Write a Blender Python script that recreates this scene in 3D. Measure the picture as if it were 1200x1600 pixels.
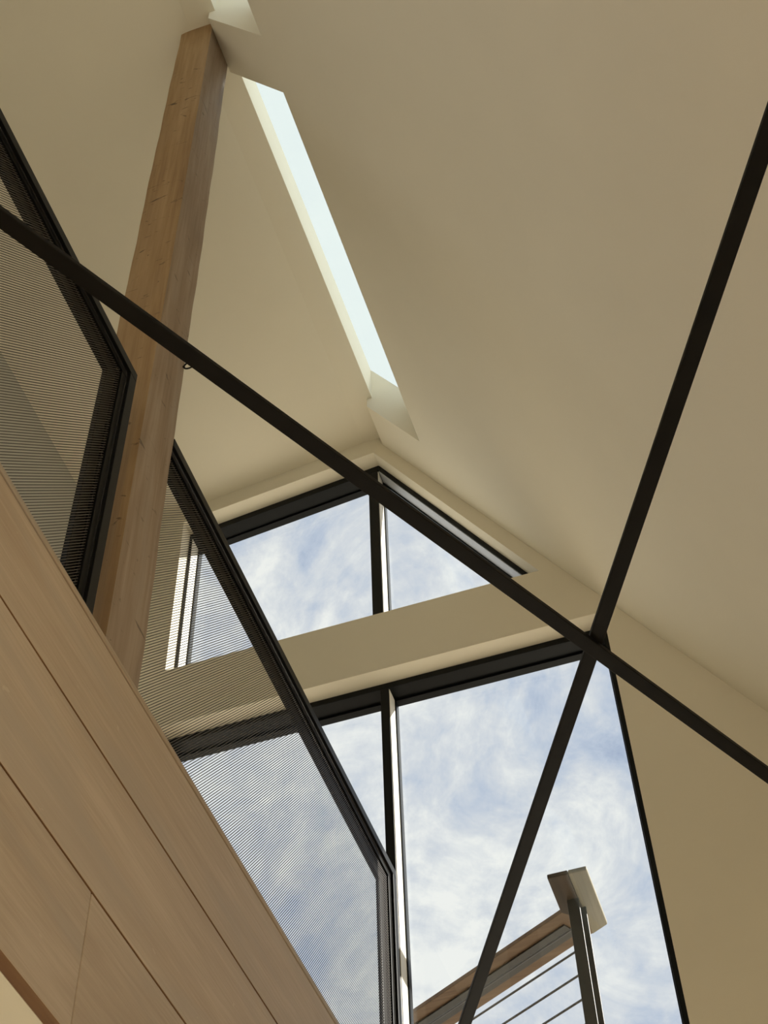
import bpy, math, random
from mathutils import Vector, Matrix
from mathutils.geometry import tessellate_polygon

random.seed(7)
scene = bpy.context.scene
for o in list(bpy.data.objects):
    bpy.data.objects.remove(o, do_unlink=True)
COL = scene.collection
CZ = 1.5                      # camera height above the floor; all heights below are given from the camera

# ------------------------------------------------------------------ camera
cam_d = bpy.data.cameras.new('camera')
cam = bpy.data.objects.new('camera', cam_d)
COL.objects.link(cam)
cam_d.sensor_fit = 'VERTICAL'
cam_d.sensor_height = 36.0
cam_d.lens = 2385.5 / 1600 * 36.0
cam_d.clip_start = 0.02
r_ = Vector((0.9486, 0.3154, -0.0265)).normalized()
f_ = Vector((-0.1727, 0.5858, 0.7918))
f_ = (f_ - r_ * f_.dot(r_)).normalized()
u_ = r_.cross(f_)
cam.matrix_world = Matrix(((r_.x, u_.x, -f_.x, 0), (r_.y, u_.y, -f_.y, 0),
                           (r_.z, u_.z, -f_.z, CZ), (0, 0, 0, 1)))
scene.camera = cam

# ------------------------------------------------------------------ view
scene.view_settings.view_transform = 'Standard'
scene.view_settings.look = 'None'
scene.view_settings.exposure = 0.34
scene.view_settings.gamma = 1.0
scene.view_settings.use_curve_mapping = False

# ------------------------------------------------------------------ sky
world = bpy.data.worlds.new('sky')
scene.world = world
world.use_nodes = True
wn, wl = world.node_tree.nodes, world.node_tree.links
wn.clear()
w_out = wn.new('ShaderNodeOutputWorld')
w_bg = wn.new('ShaderNodeBackground')
w_tc = wn.new('ShaderNodeTexCoord')
def w_noise(scale, detail, rough, dist, rot, scl):
    mp = wn.new('ShaderNodeMapping')
    mp.inputs['Rotation'].default_value = rot
    mp.inputs['Scale'].default_value = scl
    wl.new(w_tc.outputs['Generated'], mp.inputs['Vector'])
    n = wn.new('ShaderNodeTexNoise')
    n.inputs['Scale'].default_value = scale
    n.inputs['Detail'].default_value = detail
    n.inputs['Roughness'].default_value = rough
    n.inputs['Distortion'].default_value = dist
    wl.new(mp.outputs['Vector'], n.inputs['Vector'])
    return n
def w_math(op, a, b):
    m = wn.new('ShaderNodeMath'); m.operation = op
    for i, v in enumerate((a, b)):
        if isinstance(v, (int, float)): m.inputs[i].default_value = v
        else: wl.new(v, m.inputs[i])
    return m.outputs[0]
n_wisp = w_noise(9.0, 12, 0.68, 0.7, (0.5, 0.3, 0.5), (1.0, 1.5, 1.0))
n_big = w_noise(4.2, 5, 0.55, 0.25, (0.1, 0.2, 0.9), (1.0, 1.0, 1.2))
n_fine = w_noise(38.0, 8, 0.65, 0.4, (0.3, 0.1, 0.2), (1.0, 1.25, 1.0))
cl = w_math('ADD', w_math('MULTIPLY', n_wisp.outputs['Fac'], 0.50),
            w_math('ADD', w_math('MULTIPLY', n_big.outputs['Fac'], 0.30), w_math('MULTIPLY', n_fine.outputs['Fac'], 0.22)))
w_ramp = wn.new('ShaderNodeValToRGB')
cr = w_ramp.color_ramp
cr.elements[0].position = 0.37; cr.elements[0].color = (0.37, 0.45, 0.61, 1)
cr.elements[1].position = 0.60; cr.elements[1].color = (0.95, 0.95, 0.91, 1)
e = cr.elements.new(0.45); e.color = (0.54, 0.61, 0.73, 1)
e = cr.elements.new(0.52); e.color = (0.72, 0.75, 0.79, 1)
wl.new(cl, w_ramp.inputs['Fac'])
wl.new(w_ramp.outputs['Color'], w_bg.inputs['Color'])
w_bg.inputs['Strength'].default_value = 0.81
wl.new(w_bg.outputs['Background'], w_out.inputs['Surface'])

# ------------------------------------------------------------------ sun (thin cloud in front of it)
sun_d = bpy.data.lights.new('sun', 'SUN')
sun = bpy.data.objects.new('sun', sun_d)
COL.objects.link(sun)
sun_d.energy = 9.3
sun_d.angle = math.radians(0.8)
sun_d.color = (1.0, 0.945, 0.84)
SUN = Vector((1.0, 0.47, 0.70)).normalized()
sun.rotation_euler = SUN.to_track_quat('Z', 'Y').to_euler()
sun.location = (8, 4, 12)

# ------------------------------------------------------------------ materials
def new_mat(name):
    m = bpy.data.materials.new(name); m.use_nodes = True
    n, l = m.node_tree.nodes, m.node_tree.links
    return m, n, l, n['Principled BSDF']

def plain(name, col, rough=0.6, metal=0.0, var=0.04, scale=30, bump=0.0, spec=0.5):
    m, n, l, b = new_mat(name)
    b.inputs['Roughness'].default_value = rough
    b.inputs['Metallic'].default_value = metal
    b.inputs['Specular IOR Level'].default_value = spec
    tc = n.new('ShaderNodeTexCoord')
    nz = n.new('ShaderNodeTexNoise'); nz.inputs['Scale'].default_value = scale; nz.inputs['Detail'].default_value = 4
    l.new(tc.outputs['Object'], nz.inputs['Vector'])
    rp = n.new('ShaderNodeValToRGB')
    rp.color_ramp.elements[0].position = 0.3; rp.color_ramp.elements[1].position = 0.7
    rp.color_ramp.elements[0].color = tuple(c * (1 - var) for c in col) + (1,)
    rp.color_ramp.elements[1].color = tuple(min(1, c * (1 + var)) for c in col) + (1,)
    l.new(nz.outputs['Fac'], rp.inputs['Fac'])
    l.new(rp.outputs['Color'], b.inputs['Base Color'])
    if bump:
        bp = n.new('ShaderNodeBump'); bp.inputs['Strength'].default_value = bump; bp.inputs['Distance'].default_value = 0.002
        nb = n.new('ShaderNodeTexNoise'); nb.inputs['Scale'].default_value = 260; nb.inputs['Detail'].default_value = 3
        l.new(tc.outputs['Object'], nb.inputs['Vector'])
        l.new(nb.outputs['Fac'], bp.inputs['Height']); l.new(bp.outputs['Normal'], b.inputs['Normal'])
    return m

def wood(name, dark, mid, light, axis, rough=0.6, fine=90.0, grey=None, knots=0.0, chips=False):
    m, n, l, b = new_mat(name)
    b.inputs['Roughness'].default_value = rough
    b.inputs['Specular IOR Level'].default_value = 0.3
    tc = n.new('ShaderNodeTexCoord')
    oi = n.new('ShaderNodeObjectInfo')
    off = n.new('ShaderNodeVectorMath'); off.operation = 'SCALE'; off.inputs['Scale'].default_value = 17.0
    cmb = n.new('ShaderNodeCombineXYZ')
    for i in range(3): l.new(oi.outputs['Random'], cmb.inputs[i])
    l.new(cmb.outputs[0], off.inputs[0])
    add = n.new('ShaderNodeVectorMath'); add.operation = 'ADD'
    l.new(tc.outputs['Object'], add.inputs[0]); l.new(off.outputs[0], add.inputs[1])
    def noise(scl, detail, dist, rough_=0.55):
        mp = n.new('ShaderNodeMapping'); mp.inputs['Scale'].default_value = scl
        l.new(add.outputs[0], mp.inputs['Vector'])
        z = n.new('ShaderNodeTexNoise'); z.inputs['Scale'].default_value = 1.0
        z.inputs['Detail'].default_value = detail; z.inputs['Distortion'].default_value = dist
        z.inputs['Roughness'].default_value = rough_
        l.new(mp.outputs['Vector'], z.inputs['Vector'])
        return z.outputs['Fac']
    s = [fine, fine, fine]; s[axis] = fine * 0.035
    g = noise(s, 5, 0.4)
    s2 = [9, 9, 9]; s2[axis] = 1.1
    bl = noise(s2, 3, 0.6)
    mx = n.new('ShaderNodeMath'); mx.operation = 'MULTIPLY_ADD'; mx.inputs[1].default_value = 0.45
    l.new(g, mx.inputs[0])
    m2 = n.new('ShaderNodeMath'); m2.operation = 'MULTIPLY'; m2.inputs[1].default_value = 0.55
    l.new(bl, m2.inputs[0]); l.new(m2.outputs[0], mx.inputs[2])
    rp = n.new('ShaderNodeValToRGB')
    rp.color_ramp.elements[0].position = 0.36; rp.color_ramp.elements[0].color = dark + (1,)
    rp.color_ramp.elements[1].position = 0.64; rp.color_ramp.elements[1].color = light + (1,)
    e = rp.color_ramp.elements.new(0.5); e.color = mid + (1,)
    l.new(mx.outputs[0], rp.inputs['Fac'])
    col = rp.outputs['Color']
    def mix(fac, a, bcol):
        mm = n.new('ShaderNodeMix'); mm.data_type = 'RGBA'
        l.new(fac, mm.inputs['Factor']); l.new(a, mm.inputs['A'])
        if isinstance(bcol, tuple): mm.inputs['B'].default_value = bcol
        else: l.new(bcol, mm.inputs['B'])
        return mm.outputs['Result']
    def thresh(v, lo, hi, top=1.0):
        mr = n.new('ShaderNodeMapRange'); mr.inputs['From Min'].default_value = lo; mr.inputs['From Max'].default_value = hi
        mr.inputs['To Max'].default_value = top
        l.new(v, mr.inputs['Value']); return mr.outputs['Result']
    if grey:
        s3 = [5, 5, 5]; s3[axis] = 0.9
        col = mix(thresh(noise(s3, 4, 0.8), 0.48, 0.66, 0.75), col, grey + (1,))
    if knots:
        # short dark checks and knots
        s4 = [11, 11, 11]; s4[axis] = 26
        col = mix(thresh(noise(s4, 3, 1.4), 0.64, 0.72, knots), col, tuple(c * 0.30 for c in dark) + (1,))
    if chips:
        s5 = [30, 30, 30]; s5[axis] = 14
        col = mix(thresh(noise(s5, 2, 0.2), 0.735, 0.76, 0.5), col, (0.62, 0.52, 0.38, 1))
    hs = n.new('ShaderNodeHueSaturation')
    vr = n.new('ShaderNodeMapRange'); vr.inputs['To Min'].default_value = 0.84; vr.inputs['To Max'].default_value = 1.04
    l.new(oi.outputs['Random'], vr.inputs['Value']); l.new(vr.outputs['Result'], hs.inputs['Value'])
    l.new(col, hs.inputs['Color']); col = hs.outputs['Color']
    l.new(col, b.inputs['Base Color'])
    bp = n.new('ShaderNodeBump'); bp.inputs['Strength'].default_value = 0.25; bp.inputs['Distance'].default_value = 0.003
    l.new(g, bp.inputs['Height']); l.new(bp.outputs['Normal'], b.inputs['Normal'])
    return m

def glass_mat(name, tint, refl=1.0):
    m = bpy.data.materials.new(name); m.use_nodes = True
    n, l = m.node_tree.nodes, m.node_tree.links
    n.clear()
    out = n.new('ShaderNodeOutputMaterial')
    tr = n.new('ShaderNodeBsdfTransparent'); tr.inputs['Color'].default_value = tint + (1,)
    gl = n.new('ShaderNodeBsdfGlossy'); gl.inputs['Roughness'].default_value = 0.02
    gl.inputs['Color'].default_value = (refl, refl, refl, 1)
    lw = n.new('ShaderNodeLayerWeight'); lw.inputs['Blend'].default_value = 0.5
    pw = n.new('ShaderNodeMath'); pw.operation = 'POWER'; pw.inputs[1].default_value = 5.0
    l.new(lw.outputs['Facing'], pw.inputs[0])
    fr = n.new('ShaderNodeMath'); fr.operation = 'MULTIPLY_ADD'; fr.inputs[1].default_value = 0.9; fr.inputs[2].default_value = 0.02
    l.new(pw.outputs[0], fr.inputs[0])
    mx = n.new('ShaderNodeMixShader')
    l.new(fr.outputs[0], mx.inputs[0]); l.new(tr.outputs[0], mx.inputs[1]); l.new(gl.outputs[0], mx.inputs[2])
    l.new(mx.outputs[0], out.inputs['Surface'])
    return m

def frosted_mat(name):
    m = bpy.data.materials.new(name); m.use_nodes = True
    n, l = m.node_tree.nodes, m.node_tree.links
    n.clear()
    out = n.new('ShaderNodeOutputMaterial')
    tr = n.new('ShaderNodeBsdfTransparent'); tr.inputs['Color'].default_value = (0.82, 0.85, 0.85, 1)
    tl = n.new('ShaderNodeBsdfTranslucent'); tl.inputs['Color'].default_value = (0.34, 0.375, 0.39, 1)
    mx = n.new('ShaderNodeMixShader'); mx.inputs[0].default_value = 0.68
    l.new(tr.outputs[0], mx.inputs[1]); l.new(tl.outputs[0], mx.inputs[2])
    l.new(mx.outputs[0], out.inputs['Surface'])
    return m

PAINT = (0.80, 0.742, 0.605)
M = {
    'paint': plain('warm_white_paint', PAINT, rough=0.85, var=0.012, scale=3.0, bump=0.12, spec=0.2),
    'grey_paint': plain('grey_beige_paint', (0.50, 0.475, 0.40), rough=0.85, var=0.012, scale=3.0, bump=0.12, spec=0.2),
    'lit_side': plain('lit_frame_side', (0.86, 0.83, 0.74), rough=0.5, var=0.01),
    'black': plain('black_steel', (0.0045, 0.0042, 0.004), rough=0.4, spec=0.1, metal=0.0, var=0.15, scale=20),
    'bar': plain('blackened_steel', (0.006, 0.005, 0.004), rough=0.5, spec=0.14, metal=0.0, var=0.25, scale=16, bump=0.1),
    'frame': plain('black_window_frame', (0.0045, 0.0055, 0.006), rough=0.33, spec=0.16, metal=0.0, var=0.1),
    'edge': plain('bright_steel_edge', (0.55, 0.56, 0.58), rough=0.22, metal=1.0, var=0.05),
    'shaded_side': plain('shaded_side', (0.50, 0.53, 0.58), rough=0.4, var=0.02),
    'mesh': plain('dark_bronze_mesh', (0.055, 0.045, 0.034), rough=0.45, metal=0.0, var=0.1),
    'plank': wood('weathered_plank', (0.45, 0.338, 0.232), (0.50, 0.385, 0.27), (0.57, 0.447, 0.322), 1, rough=0.5,
                  fine=120, grey=(0.44, 0.36, 0.275), chips=True),
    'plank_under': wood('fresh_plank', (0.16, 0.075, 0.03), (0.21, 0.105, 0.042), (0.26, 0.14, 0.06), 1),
    'timber': wood('timber', (0.30, 0.178, 0.078), (0.39, 0.245, 0.112), (0.47, 0.31, 0.155), 2, rough=0.65, fine=70,
                   grey=(0.36, 0.23, 0.115), knots=0.9),
    'timber_lit': wood('timber_lit_face', (0.30, 0.215, 0.145), (0.38, 0.282, 0.20), (0.46, 0.36, 0.265), 2, rough=0.6, fine=60,
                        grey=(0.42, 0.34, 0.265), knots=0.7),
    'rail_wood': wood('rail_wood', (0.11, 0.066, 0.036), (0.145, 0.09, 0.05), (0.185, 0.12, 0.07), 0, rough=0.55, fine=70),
    'rail_shaded': wood('rail_wood_shaded', (0.03, 0.019, 0.012), (0.045, 0.029, 0.018), (0.06, 0.04, 0.025), 1, fine=70),
    'rail_lit': wood('rail_wood_lit', (0.17, 0.153, 0.112), (0.20, 0.18, 0.132), (0.23, 0.208, 0.155), 1, fine=60),
    'rail_steel': plain('rail_steel', (0.028, 0.027, 0.025), rough=0.4, metal=0.3, var=0.15),
    'rod': plain('stainless_rod', (0.10, 0.10, 0.10), rough=0.35, metal=0.6, var=0.05),
    'glass': glass_mat('window_glass', (0.95, 0.965, 0.97)),
    'frosted': frosted_mat('skylight_glass'),
    'floor': wood('oak_floor', (0.44, 0.34, 0.22), (0.50, 0.39, 0.26), (0.56, 0.44, 0.30), 1, rough=0.45, fine=50),
    'ground': plain('pale_paving', (0.56, 0.50, 0.41), rough=0.9, var=0.08, scale=0.8),
    'roofing': plain('dark_roofing', (0.10, 0.10, 0.10), rough=0.8),
}

# ------------------------------------------------------------------ builders
def prop(o, label=None, cat=None, group=None, kind=None):
    if label: o['label'] = label
    if cat: o['category'] = cat
    if group: o['group'] = group
    if kind: o['kind'] = kind
    return o

def thing(name, loc, label=None, cat=None, group=None, kind=None):
    o = bpy.data.objects.new(name, None)
    o.empty_display_size = 0.1
    o.location = (loc[0], loc[1], loc[2] + CZ)
    COL.objects.link(o)
    return prop(o, label, cat, group, kind)

def world_loc(o):
    v = Vector((0, 0, 0))
    while o:
        v += Vector(o.location); o = o.parent
    return v

class MB:
    """collects polygons; heights are from the camera"""
    def __init__(s): s.v, s.f, s.m = [], [], []
    def add(s, vs, fs, mi=0):
        b = len(s.v); s.v += [tuple(v) for v in vs]
        s.f += [tuple(b + i for i in f) for f in fs]; s.m += [mi] * len(fs)
    def box(s, x0, x1, y0, y1, z0, z1, mi=0):
        s.add([(x0, y0, z0), (x1, y0, z0), (x1, y1, z0), (x0, y1, z0), (x0, y0, z1), (x1, y0, z1), (x1, y1, z1), (x0, y1, z1)],
              [(0, 3, 2, 1), (4, 5, 6, 7), (0, 1, 5, 4), (1, 2, 6, 5), (2, 3, 7, 6), (3, 0, 4, 7)], mi)
    def bar(s, a, b, w, h, up=(0, 0, 1), mi=0):
        a, b = Vector(a), Vector(b); d = (b - a).normalized()
        side = d.cross(Vector(up)).normalized(); uu = side.cross(d)
        vs = []
        for p in (a, b):
            for i, j in ((-1, -1), (1, -1), (1, 1), (-1, 1)):
                vs.append(p + side * w / 2 * i + uu * h / 2 * j)
        s.add(vs, [(0, 1, 2, 3), (7, 6, 5, 4), (0, 4, 5, 1), (1, 5, 6, 2), (2, 6, 7, 3), (3, 7, 4, 0)], mi)
    def tube(s, a, b, r, n=10):
        a, b = Vector(a), Vector(b); d = (b - a).normalized()
        e1 = d.orthogonal().normalized(); e2 = d.cross(e1)
        vs = [p + (e1 * math.cos(t) + e2 * math.sin(t)) * r for p in (a, b) for t in [2 * math.pi * k / n for k in range(n)]]
        s.add(vs, [(k, (k + 1) % n, n + (k + 1) % n, n + k) for k in range(n)] + [tuple(range(n - 1, -1, -1)), tuple(range(n, 2 * n))])
    def prism_y(s, poly, y0, y1, mi=0):
        """polygon of (x, z) points extruded along y"""
        n = len(poly)
        vs = [(x, y0, z) for x, z in poly] + [(x, y1, z) for x, z in poly]
        s.add(vs, [tuple(range(n)), tuple(range(2 * n - 1, n - 1, -1))] + [(k, n + k, n + (k + 1) % n, (k + 1) % n) for k in range(n)], mi)
    def prism_z(s, poly, z0, z1, mi=0):
        n = len(poly)
        vs = [(x, y, z0) for x, y in poly] + [(x, y, z1) for x, y in poly]
        s.add(vs, [tuple(range(n - 1, -1, -1)), tuple(range(n, 2 * n))] + [(k, (k + 1) % n, n + (k + 1) % n, n + k) for k in range(n)], mi)
    def ring_y(s, outer, inner, y0, y1, mi=0):
        """mitred frame between two polygons of equal count"""
        n = len(outer)
        for k in range(n):
            j = (k + 1) % n
            s.prism_y([outer[k], outer[j], inner[j], inner[k]], y0, y1, mi)
    def build(s, name, mat, parent=None, bevel=0.0, label=None, cat=None, group=None, kind=None):
        me = bpy.data.meshes.new(name)
        if parent: base = world_loc(parent) - Vector((0, 0, CZ))
        else:
            xs, ys, zs = zip(*s.v)
            base = Vector(((min(xs) + max(xs)) / 2, (min(ys) + max(ys)) / 2, min(zs)))
        me.from_pydata([tuple(Vector(v) - base) for v in s.v], [], s.f)
        mats = mat if isinstance(mat, (list, tuple)) else [mat]
        for q in mats: me.materials.append(M[q])
        for p, mi in zip(me.polygons, s.m): p.material_index = mi
        import bmesh
        bm = bmesh.new(); bm.from_mesh(me)
        bmesh.ops.recalc_face_normals(bm, faces=bm.faces)
        bm.to_mesh(me); bm.free()
        me.update()
        o = bpy.data.objects.new(name, me)
        COL.objects.link(o)
        if parent: o.parent = parent
        else: o.location = base + Vector((0, 0, CZ))
        if bevel:
            md = o.modifiers.new('bevel', 'BEVEL'); md.width = bevel; md.segments = 2; md.limit_method = 'ANGLE'
        return prop(o, label, cat, group, kind)

def inset(poly, widths):
    """inset a counter-clockwise polygon, one width per edge"""
    n = len(poly); lines = []
    for k in range(n):
        a, b = Vector(poly[k]), Vector(poly[(k + 1) % n]); d = (b - a).normalized()
        nrm = Vector((-d.y, d.x)); lines.append((a + nrm * widths[k], d))
    out = []
    for k in range(n):
        p, d = lines[k - 1]; q, e = lines[k]
        t = ((q - p).x * e.y - (q - p).y * e.x) / (d.x * e.y - d.y * e.x)
        out.append(tuple(p + d * t))
    return out

# ------------------------------------------------------------------ dimensions
G = 4.85                    # inner face of the far gable wall
YB = -4.0                   # rear wall
XL = -3.12                  # loft side wall
RX, RZ, RS = -1.42, 7.184, 1.67      # top of the steep right slope
FL, GRD = -1.5, -1.68
def zr(x): return RZ - RS * (x - RX)
def zl(x): return 7.277 + 0.147 * (x - RX)
ROOF = 0.416
XE = 1.26                   # eave
SK = [(0.15, 2.23), (2.51, 4.57)]    # skylight slots along the ridge

# ------------------------------------------------------------------ setting
m = MB(); m.box(-40, 40, -40, 45, GRD - 0.2, GRD)
m.build('ground', 'ground', kind='structure')
m = MB(); m.box(XL - 0.2, XE + 0.15, YB - 0.2, G + 0.2, GRD + 0.001, FL)
m.build('floor', 'floor', kind='structure')

# left, nearly flat ceiling, with a flatter strip along the ridge
m = MB()
m.prism_y([(XL - 0.2, zl(XL - 0.2)), (-1.535, zl(-1.535)), (-1.39, 7.260), (-1.39, 7.55), (XL - 0.2, 7.36)], YB - 0.2, G + 0.23)
m.build('ceiling_left', 'paint', kind='structure')

# steep right slope with the skylight slots left open beside the ridge
m = MB()
XS = -1.132
def slab(xa, xb, ya, yb):
    m.prism_y([(xa, zr(xa)), (xb, zr(xb)), (xb, zr(xb) + ROOF), (xa, zr(xa) + ROOF)], ya, yb)
slab(XS, XE + 0.1, YB - 0.2, G + 0.23)
for ya, yb in ((YB - 0.2, SK[0][0]), (SK[0][1], SK[1][0]), (SK[1][1], G + 0.23)):
    slab(RX, XS, ya, yb)
m.build('ceiling_right', 'paint', kind='structure')

# far gable wall with its two window openings
UP = [(-2.638, 5.745), (-0.650, 5.745), (-1.478, 7.134), (-2.638, 6.984)]
LOW = [(-2.638, -1.2), (-0.386, -1.2), (-0.386, 5.34), (-2.638, 5.34)]
outer = [(XL - 0.2, GRD), (XE + 0.1, GRD), (XE + 0.1, zr(XE + 0.1) + 0.02), (RX, RZ + 0.2), (-1.5, 7.40), (XL - 0.2, zl(XL - 0.2) + 0.1)]
m = MB()
y0, y1 = G, G + 0.225
loops = [outer, UP, LOW]
flat = [p for lp in loops for p in lp]
tris = tessellate_polygon([[Vector((x, z, 0)) for x, z in lp] for lp in loops])
m.add([(x, y0, z) for x, z in flat] + [(x, y1, z) for x, z in flat],
      [tuple(t) for t in tris] + [tuple(len(flat) + i for i in reversed(t)) for t in tris])
for lp in loops:
    n = len(lp)
    m.add([(x, y0, z) for x, z in lp] + [(x, y1, z) for x, z in lp], [(k, (k + 1) % n, n + (k + 1) % n, n + k) for k in range(n)])
m.build('wall_far', 'paint', kind='structure')

WL = (-3.8, 1.2, 3.0, 6.7)  # opening added in the loft wall, out of view, for fill light
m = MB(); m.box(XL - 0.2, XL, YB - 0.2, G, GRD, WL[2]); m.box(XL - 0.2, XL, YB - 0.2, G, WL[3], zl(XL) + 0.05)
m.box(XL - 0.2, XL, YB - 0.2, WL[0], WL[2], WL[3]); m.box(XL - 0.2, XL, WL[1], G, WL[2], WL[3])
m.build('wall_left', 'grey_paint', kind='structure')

# rear wall
m = MB()
m.prism_y([(XL, GRD), (XE, GRD), (XE, zr(XE) + 0.15), (RX, RZ + 0.12), (XL, zl(XL) + 0.05)], YB - 0.2, YB)
m.build('wall_back', 'paint', kind='structure')

def fill_window(name, a, b, z0, z1, n, out):
    """added, unseen row of fill-light panes between plan points a and b; out = outward normal"""
    a, b = Vector((a[0], a[1], 0)), Vector((b[0], b[1], 0))
    root = thing(name, ((a.x + b.x) / 2, (a.y + b.y) / 2, z0), kind='structure')
    fr = MB()
    up = Vector((0, 0, 1))
    for z in (z0 + 0.03, z1 - 0.03):
        fr.bar(a + up * z, b + up * z, 0.06, 0.06)
    for k in range(n + 1):
        p = a.lerp(b, k / n)
        fr.bar(p + up * z0, p + up * z1, 0.05, 0.06, up=(b - a).normalized())
    fr.build('window_frame', 'frame', root)
    for k in range(n):
        p, q = a.lerp(b, k / n), a.lerp(b, (k + 1) / n)
        d = (q - p).normalized() * 0.026
        g = MB(); g.bar(p + d + up * (z0 + z1) / 2, q - d + up * (z0 + z1) / 2, 0.01, z1 - z0 - 0.12)
        g.build('window_pane', 'glass', root)

# ------------------------------------------------------------------ gable windows
YF, YG = 4.945, 5.04        # front of the frames, glass
def gable_window(name, poly, widths, mull_x, mw, strip_edges):
    root = thing(name, (sum(p[0] for p in poly) / len(poly), YF, poly[0][1]), kind='structure')
    inn = inset(poly, widths)
    m = MB(); m.ring_y(poly, inn, YF, G + 0.225)
    m.build('window_frame', 'frame', root, bevel=0.0025)
    inn2 = inset(poly, [w + 0.012 for w in widths])
    m = MB(); m.ring_y(inset(poly, [w - 0.001 for w in widths]), inn2, YG - 0.008, G + 0.222)
    m.build('glazing_bead', 'frame', root)
    # height of the opening at a given x
    def span(x):
        zs = []
        for k in range(len(inn)):
            (xa, za), (xb, zb) = inn[k], inn[(k + 1) % len(inn)]
            if min(xa, xb) <= x <= max(xa, xb) and abs(xa - xb) > 1e-6:
                zs.append(za + (zb - za) * (x - xa) / (xb - xa))
        return min(zs), max(zs)
    x0, x1 = mull_x - mw / 2, mull_x + mw / 2
    a0, a1 = span(x0); b0, b1 = span(x1)
    mu = MB(); mu.prism_y([(x0, a0), (x1, b0), (x1, b1), (x0, a1)], YF + 0.001, G + 0.222)
    mo = mu.build('mullion', 'frame', root, bevel=0.002)
    mu = MB()
    mu.prism_y([(x1, b0), (x1 + 0.010, span(x1 + 0.01)[0]), (x1 + 0.010, span(x1 + 0.01)[1]), (x1, b1)], YG - 0.008, G + 0.22)
    mu.prism_y([(x0, a0), (x0 - 0.010, span(x0 - 0.01)[0]), (x0 - 0.010, span(x0 - 0.01)[1]), (x0, a1)], YG - 0.008, G + 0.22)
    mu.build('glazing_bead', 'frame', mo)
    # added strips, coloured as the light on the black mullion and jamb sides
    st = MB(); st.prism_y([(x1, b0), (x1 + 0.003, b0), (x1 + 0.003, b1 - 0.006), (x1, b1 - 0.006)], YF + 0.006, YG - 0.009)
    st.build('painted_light_strip', 'lit_side', mo)
    for k in strip_edges:
        wd = [0.0] * len(poly)
        a, b = Vector(inn[k]), Vector(inn[(k + 1) % len(inn)])
        d = (b - a).normalized(); nr = Vector((-d.y, d.x)) * 0.003
        a, b = a + d * 0.004, b - d * 0.004
        st = MB(); st.prism_y([tuple(a), tuple(b), tuple(b + nr), tuple(a + nr)], YF + 0.006, YG - 0.009)
        st.build('painted_light_strip', 'lit_side' if k == 3 else 'shaded_side', root)  # cream paints the sunlit side, blue-grey the side in skylit shade
    # two panes
    left = [p for p in inn2]
    def clip(poly_, x, keep_left):
        out = []
        for k in range(len(poly_)):
            p, q = poly_[k - 1], poly_[k]
            ip = (p[0] <= x) == keep_left; iq = (q[0] <= x) == keep_left
            if ip != iq:
                t = (x - p[0]) / (q[0] - p[0]); out.append((x, p[1] + (q[1] - p[1]) * t))
            if iq: out.append(q)
        return out
    for keep, xx in ((True, x0 - 0.004), (False, x1 + 0.004)):
        pl = clip(inset(poly, [w + 0.004 for w in widths]), xx, keep)
        g = MB(); g.prism_y(pl, YG, YG + 0.012)
        g.build('window_pane', 'glass', root)
    return root
# widths follow the edges: sill, right, top, left
gable_window('window_1', UP, (0.03, 0.026, 0.046, 0.016), -1.514, 0.057, (1, 3))
gable_window('window_2', LOW, (0.03, 0.030, 0.036, 0.016), -1.4945, 0.043, (3,))

fill_window('window_5', (XE + 0.05, YB), (XE + 0.05, 2.3), FL, 1.80, 5, (1, 0))  # added glazing out of view, lets sun onto the floor as fill
fill_window('window_6', (XL - 0.1, WL[0] + 0.01), (XL - 0.1, WL[1] - 0.01), WL[2] + 0.01, WL[3] - 0.01, 4, (-1, 0))  # added loft window out of view, brightens the right slope
m = MB(); m.box(XE + 0.02, XE + 0.1, YB - 0.2, G, 1.80, zr(XE + 0.02) + 0.05); m.box(XE + 0.02, XE + 0.1, 2.32, G, GRD, 1.80)
m.build('wall_right', 'paint', kind='structure')

# ------------------------------------------------------------------ skylights
for i, (ya, yb) in enumerate(SK):
    root = thing('window_%d' % (3 + i), (-1.26, (ya + yb) / 2, zr(-1.26) + ROOF), kind='structure')
    m = MB()
    xa, xb = -1.40, -1.05
    m.prism_y([(xa, zr(xa) + ROOF + 0.005), (xb, zr(xb) + ROOF + 0.005), (xb, zr(xb) + ROOF + 0.03), (xa, zr(xa) + ROOF + 0.03)], ya - 0.05, yb + 0.05)
    m.build('window_pane', 'frosted', root)
    m = MB()
    for y in (ya - 0.06, yb + 0.06):
        m.prism_y([(xa, zr(xa) + ROOF), (xb, zr(xb) + ROOF), (xb, zr(xb) + ROOF + 0.05), (xa, zr(xa) + ROOF + 0.05)], y - 0.012, y + 0.012)
    m.prism_y([(xb, zr(xb) + ROOF), (xb + 0.03, zr(xb + 0.03) + ROOF), (xb + 0.03, zr(xb + 0.03) + ROOF + 0.05), (xb, zr(xb) + ROOF + 0.05)], ya - 0.07, yb + 0.07)
    m.build('window_frame', 'frame', root)

# ------------------------------------------------------------------ loft floor and plank fascia
m = MB(); m.box(XL, -1.432, YB, G, 1.793, 2.80)
m.build('loft_floor', 'paint', kind='structure')

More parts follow.
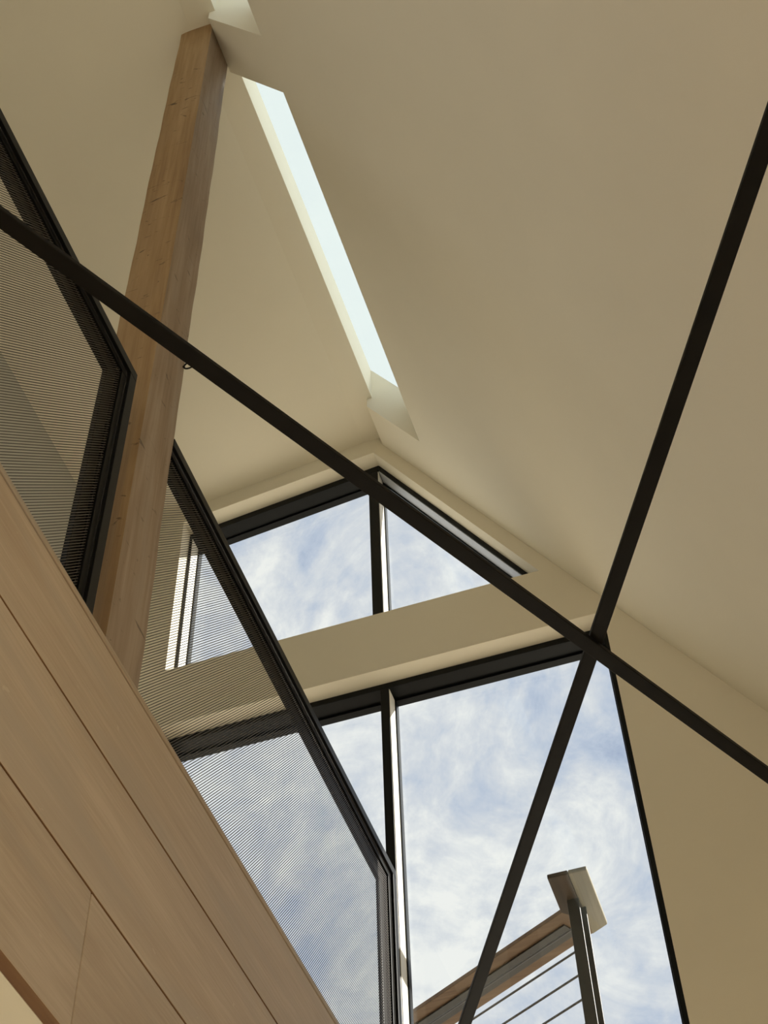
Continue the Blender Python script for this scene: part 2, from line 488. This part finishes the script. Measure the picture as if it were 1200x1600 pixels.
fas = thing('plank_fascia', (-1.416, 1.0, 1.79), 'weathered brown wooden plank fascia running along the loft edge below the mesh guards', 'fascia')
rows = [(2.520, 2.820, [YB, -1.1, 4.843]), (2.153, 2.514, [YB, 0.3, 4.843]), (1.793, 2.147, [YB, -0.6, 2.370, 4.843])]
for z0, z1, ys in rows:
    for k in range(len(ys) - 1):
        m = MB(); m.box(-1.432, -1.400, ys[k] + (0.0015 if k else 0), ys[k + 1] - 0.0015, z0, z1)
        for p in range(len(m.f)): pass
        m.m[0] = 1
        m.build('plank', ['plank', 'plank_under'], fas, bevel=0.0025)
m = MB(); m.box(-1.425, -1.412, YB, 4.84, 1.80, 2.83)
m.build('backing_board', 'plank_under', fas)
m = MB(); m.box(-1.60, -1.397, YB, 4.843, 2.824, 2.842)
m.build('ledge', 'plank', fas, bevel=0.002)

# ------------------------------------------------------------------ timber post
def timber_post():
    x0, x1, ya, yb, z0 = -1.589, -1.4215, 2.282, 2.486, 2.842
    N, K = 60, 6
    m = MB()
    per = []
    for (xa, ya_), (xb, yb_) in (((x0, ya), (x1, ya)), ((x1, ya), (x1, yb)), ((x1, yb), (x0, yb)), ((x0, yb), (x0, ya))):
        for k in range(K): per.append((xa + (xb - xa) * k / K, ya_ + (yb_ - ya_) * k / K))
    P = len(per); vs = []
    rnd = random.Random(3)
    ph = [rnd.uniform(0, 6.28) for _ in range(12)]
    for i in range(N + 1):
        t = i / N
        for k, (x, y) in enumerate(per):
            top = min(zl(x), 7.260) + 0.001
            z = z0 + (top - z0) * t
            c = k // K
            wob = 0.0008 * math.sin(z * 2.1 + ph[c]) + 0.0006 * math.sin(z * 6.3 + ph[c + 4]) + 0.0006 * math.sin(z * 19 + ph[c + 8])
            if k % K == 0: wob -= 0.0022
            dx = (x - (x0 + x1) / 2) / ((x1 - x0) / 2); dy = (y - (ya + yb) / 2) / ((yb - ya) / 2)
            vs.append((x + wob * dx, y + wob * dy, z))
    fs = [(i * P + k, i * P + (k + 1) % P, (i + 1) * P + (k + 1) % P, (i + 1) * P + k) for i in range(N) for k in range(P)]
    fs += [tuple(range(P - 1, -1, -1)), tuple(range(N * P, (N + 1) * P))]
    m.add(vs, fs)
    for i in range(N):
        for k in range(K, 2 * K): m.m[i * P + k] = 1  # right face paler and greyer: window light put into its colour
    return m.build('timber_post', ['timber', 'timber_lit'], label='tall square brown timber post rising from the loft edge to the ridge', cat='post')
timber_post()

# eye bolt on the side of the post
eb = thing('eye_bolt', (-1.4055, 2.474, 4.434), 'small black metal ring screwed to the far edge of the timber post', 'hook')
m = MB(); R0, r0, nn, kk = 0.020, 0.0030, 20, 8
c0 = Vector((-1.400, 2.474, 4.459))
vs, fs = [], []
for i in range(nn):
    a = 2 * math.pi * i / nn
    for j in range(kk):
        b = 2 * math.pi * j / kk
        rr = R0 + r0 * math.cos(b)
        vs.append((c0.x + rr * math.cos(a), c0.y + r0 * math.sin(b), c0.z + rr * math.sin(a)))
for i in range(nn):
    for j in range(kk):
        fs.append((i * kk + j, ((i + 1) % nn) * kk + j, ((i + 1) % nn) * kk + (j + 1) % kk, i * kk + (j + 1) % kk))
m.add(vs, fs); m.build('ring', 'black', eb)
m = MB(); m.tube((-1.424, 2.474, 4.459), (-1.4165, 2.474, 4.459), 0.004); m.build('shank', 'black', eb)

# ------------------------------------------------------------------ mesh guard panels
EL = math.radians(51.7); PITCH = 0.0074; BW = 0.0024
def guard_panel(ya, yb, ztop, label, near_stile=True):
    zb = 2.842
    root = thing('guard_panel', (-1.45, (ya + yb) / 2, zb), label, 'guard', 'mesh guard panels along the loft edge')
    # stepped steel frame: three nested rings, each set further back
    def ring(name, o0, o1, xf, xb):
        for nm, (a, b, c, d) in (('top_rail', (ya + o0, yb - o0, ztop - o1, ztop - o0)),
                                 ('bottom_rail', (ya + o0, yb - o0, zb + o0 * 0.3, zb + o1 * 0.3)),
                                 ('stile', (ya + o0, ya + o1, zb + o1 * 0.3, ztop - o1)),
                                 ('stile', (yb - o1, yb - o0, zb + o1 * 0.3, ztop - o1))):
            if nm == 'stile' and a < ya + 0.1 and not near_stile: continue
            if not near_stile: a = ya if a < ya + 0.1 else a
            m = MB(); m.box(xb, xf, a, b, c, d)
            m.build(nm, 'black', root, bevel=0.0018)
    ring('f', 0.0, 0.040, -1.424, -1.480)
    ring('f', 0.040, 0.068, -1.436, -1.478)
    ring('f', 0.068, 0.115, -1.458, -1.476)
    for o in (0.040, 0.068):
        xf = -1.434 if o < 0.05 else -1.446
        for nm, (a, b, c, d) in (('edge_strip', (ya if not near_stile else ya + o, yb - o, ztop - o - 0.0032, ztop - o)),
                                 ('edge_strip', (yb - o - 0.0032, yb - o, zb + 0.03, ztop - o - 0.0032))):
            m = MB(); m.box(xf - 0.003, xf, a, b, c, d)
            m.build(nm, 'edge', root)
    # infill of fine slanting strands
    a0, a1, b0, b1 = ya + (0.066 if near_stile else 0.0), yb - 0.066, zb + 0.02, ztop - 0.066
    d = Vector((0, math.cos(EL), math.sin(EL))); nv = Vector((0, math.sin(EL), -math.cos(EL)))
    corners = [Vector((0, y, z)).dot(nv) for y in (a0, a1) for z in (b0, b1)]
    k = math.ceil(min(corners) / PITCH)
    m = MB()
    while k * PITCH < max(corners):
        o = nv * (k * PITCH)
        t0, t1 = -1e9, 1e9
        for (lo, hi, oo, dd) in ((a0, a1, o.y, d.y), (b0, b1, o.z, d.z)):
            t0 = max(t0, (lo - oo) / dd); t1 = min(t1, (hi - oo) / dd)
        if t1 - t0 > 0.004:
            p, q = o + d * t0, o + d * t1
            p.x = q.x = -1.4435
            m.bar(p, q, BW, 0.0009, up=(1, 0, 0))
        k += 1
    m.build('mesh_infill', 'mesh', root, kind='stuff', label='dark fine metal mesh of slanting strands')
    return root
guard_panel(0.05, 2.208, 4.012, 'black framed fine mesh guard panel on the near side of the timber post')
guard_panel(2.489, 4.778, 4.052, 'black framed fine mesh guard panel between the timber post and the gable windows', False)

# ------------------------------------------------------------------ steel tie bars
ZB = 2.75
BH, BWID = 0.014, 0.038
def tie(p, q, z, label, bend):
    """flat steel bar through plan points p, q"""
    d = Vector((q[0] - p[0], q[1] - p[1], 0)).normalized()
    a = Vector((p[0], p[1], z)); b = Vector((q[0], q[1], z))
    root = thing('tie_bar', ((p[0] + q[0]) / 2, (p[1] + q[1]) / 2, z), label, 'tie bar', 'crossing steel tie bars')
    m = MB(); m.bar(a, b, BWID, BH)
    m.build('bar', 'bar', root, bevel=0.002)
    e = a if a.x < b.x else b
    m = MB(); m.box(-1.3995, -1.3915, e.y - 0.05, e.y + 0.05, z - 0.04, z + 0.04)
    m.build('end_plate', 'bar', root, bevel=0.002)
    return root
def on_line(p, q, x=None, y=None):
    t = (x - p[0]) / (q[0] - p[0]) if x is not None else (y - p[1]) / (q[1] - p[1])
    return (p[0] + (q[0] - p[0]) * t, p[1] + (q[1] - p[1]) * t)
L1 = ((-1.080 * ZB / 2.75, 1.087), (0.0816, 3.210))
L2 = ((0.295, 1.581), (-0.9929, 4.0036))
t1 = tie(on_line(*L1, x=-1.383), on_line(*L1, y=G - 0.012), ZB, 'long flat black steel tie bar crossing from the plank fascia to the gable wall', 0)
L2 = tuple((x * (ZB + BH) / ZB, y * (ZB + BH) / ZB) for x, y in L2)
t2 = tie(on_line(*L2, x=1.17), on_line(*L2, x=-1.383), ZB + BH, 'flat black steel tie bar from the steep ceiling down across the tall window', 0)
# bolt joining the two where they cross
def cross(a, b):
    (x1, y1), (x2, y2) = a; (x3, y3), (x4, y4) = b
    den = (x1 - x2) * (y3 - y4) - (y1 - y2) * (x3 - x4)
    px = ((x1 * y2 - y1 * x2) * (x3 - x4) - (x1 - x2) * (x3 * y4 - y3 * x4)) / den
    py = ((x1 * y2 - y1 * x2) * (y3 - y4) - (y1 - y2) * (x3 * y4 - y3 * x4)) / den
    return px, py
cx, cy = cross(L1, L2)
m = MB(); m.tube((cx, cy, ZB - BH / 2 + 0.001), (cx, cy, ZB + BH * 1.5 + 0.008), 0.007, 6)
m.build('bolt', 'bar', t1)

# ------------------------------------------------------------------ balcony railing outside the window
ZR = 4.20
rl = thing('balcony_railing', (-0.80, 5.45, 3.1), 'wooden topped balcony railing with steel post and thin rods outside the tall window', 'railing')
P1, P2, P3 = Vector((-0.882, 5.222)), Vector((-0.708, 5.222)), Vector((-0.719, 5.614))
P3 = Vector((-0.710, 5.620)); I0 = Vector((-0.884, 5.471))
AD = (Vector((-1.72, 5.941)) - Vector((-0.898, 5.471))).normalized()
AN = Vector((-AD.y, AD.x))
if AN.y < 0: AN = -AN
Lr = 2.3
mid = 0.086
def plate(name, pts, z0, z1, mat, bev=0.004):
    m = MB(); m.prism_z([tuple(p) for p in pts], z0, z1)
    return m.build(name, mat, rl, bevel=bev)
xm = -0.792
plate('handrail_board', [P1, (xm, 5.222), (xm, 5.56), I0], ZR, ZR + 0.022, 'rail_shaded')  # shaded half of the plank, its shade put into the wood colour
plate('handrail_board', [(xm + 0.001, 5.222), P2, P3, (xm + 0.001, P3.y + (xm - P3.x) * AD.y / AD.x)], ZR, ZR + 0.022, 'rail_lit', 0.006)  # lit half of the same plank, bounce light put into its colour
wA = (P3 - I0).dot(AN)
e0 = I0 - AD * 0.06
plate('handrail_board', [e0, e0 + AN * wA * 0.98 + AD * 0.02, e0 + AN * wA * 0.98 + AD * Lr, e0 + AD * Lr], ZR + 0.001, ZR + 0.023, 'rail_wood', 0.003)
s0 = I0 + AN * wA * 0.30 + AD * 0.045
plate('rail_plate', [s0, s0 + AN * wA * 0.40, s0 + AN * wA * 0.40 + AD * Lr, s0 + AD * Lr], ZR - 0.008, ZR, 'rail_steel', 0.001)
# post of two steel plates
pc = Vector((-0.805, 5.40))
m = MB(); m.box(pc.x - 0.034, pc.x + 0.018, pc.y - 0.008, pc.y + 0.006, 3.1, ZR)
m.build('post_plate', 'rail_steel', rl, bevel=0.002)
m = MB(); m.box(pc.x - 0.022, pc.x + 0.034, pc.y + 0.062, pc.y + 0.076, 3.1, ZR)
m.build('post_plate', 'rail_steel', rl, bevel=0.002)
for k in range(7):
    z = ZR - 0.108 - k * 0.117
    a = Vector((pc.x, pc.y + 0.03, z)); b = a + Vector((AD.x, AD.y, 0)) * 2.25
    m = MB(); m.tube(a, b, 0.005, 8)
    m.build('rod', 'rod', rl)
far = Vector((pc.x, pc.y + 0.03)) + AD * 2.2
m = MB(); m.box(far.x - 0.03, far.x + 0.03, far.y - 0.01, far.y + 0.01, 3.1, ZR)
m.build('post_plate', 'rail_steel', rl, bevel=0.002)
m = MB(); m.prism_z([(-2.9, 5.08), (-0.55, 5.08), (-0.55, 5.70), (-2.0, 6.75), (-2.9, 6.95)], 3.0, 3.1)
m.build('balcony_deck', 'rail_wood', kind='structure')
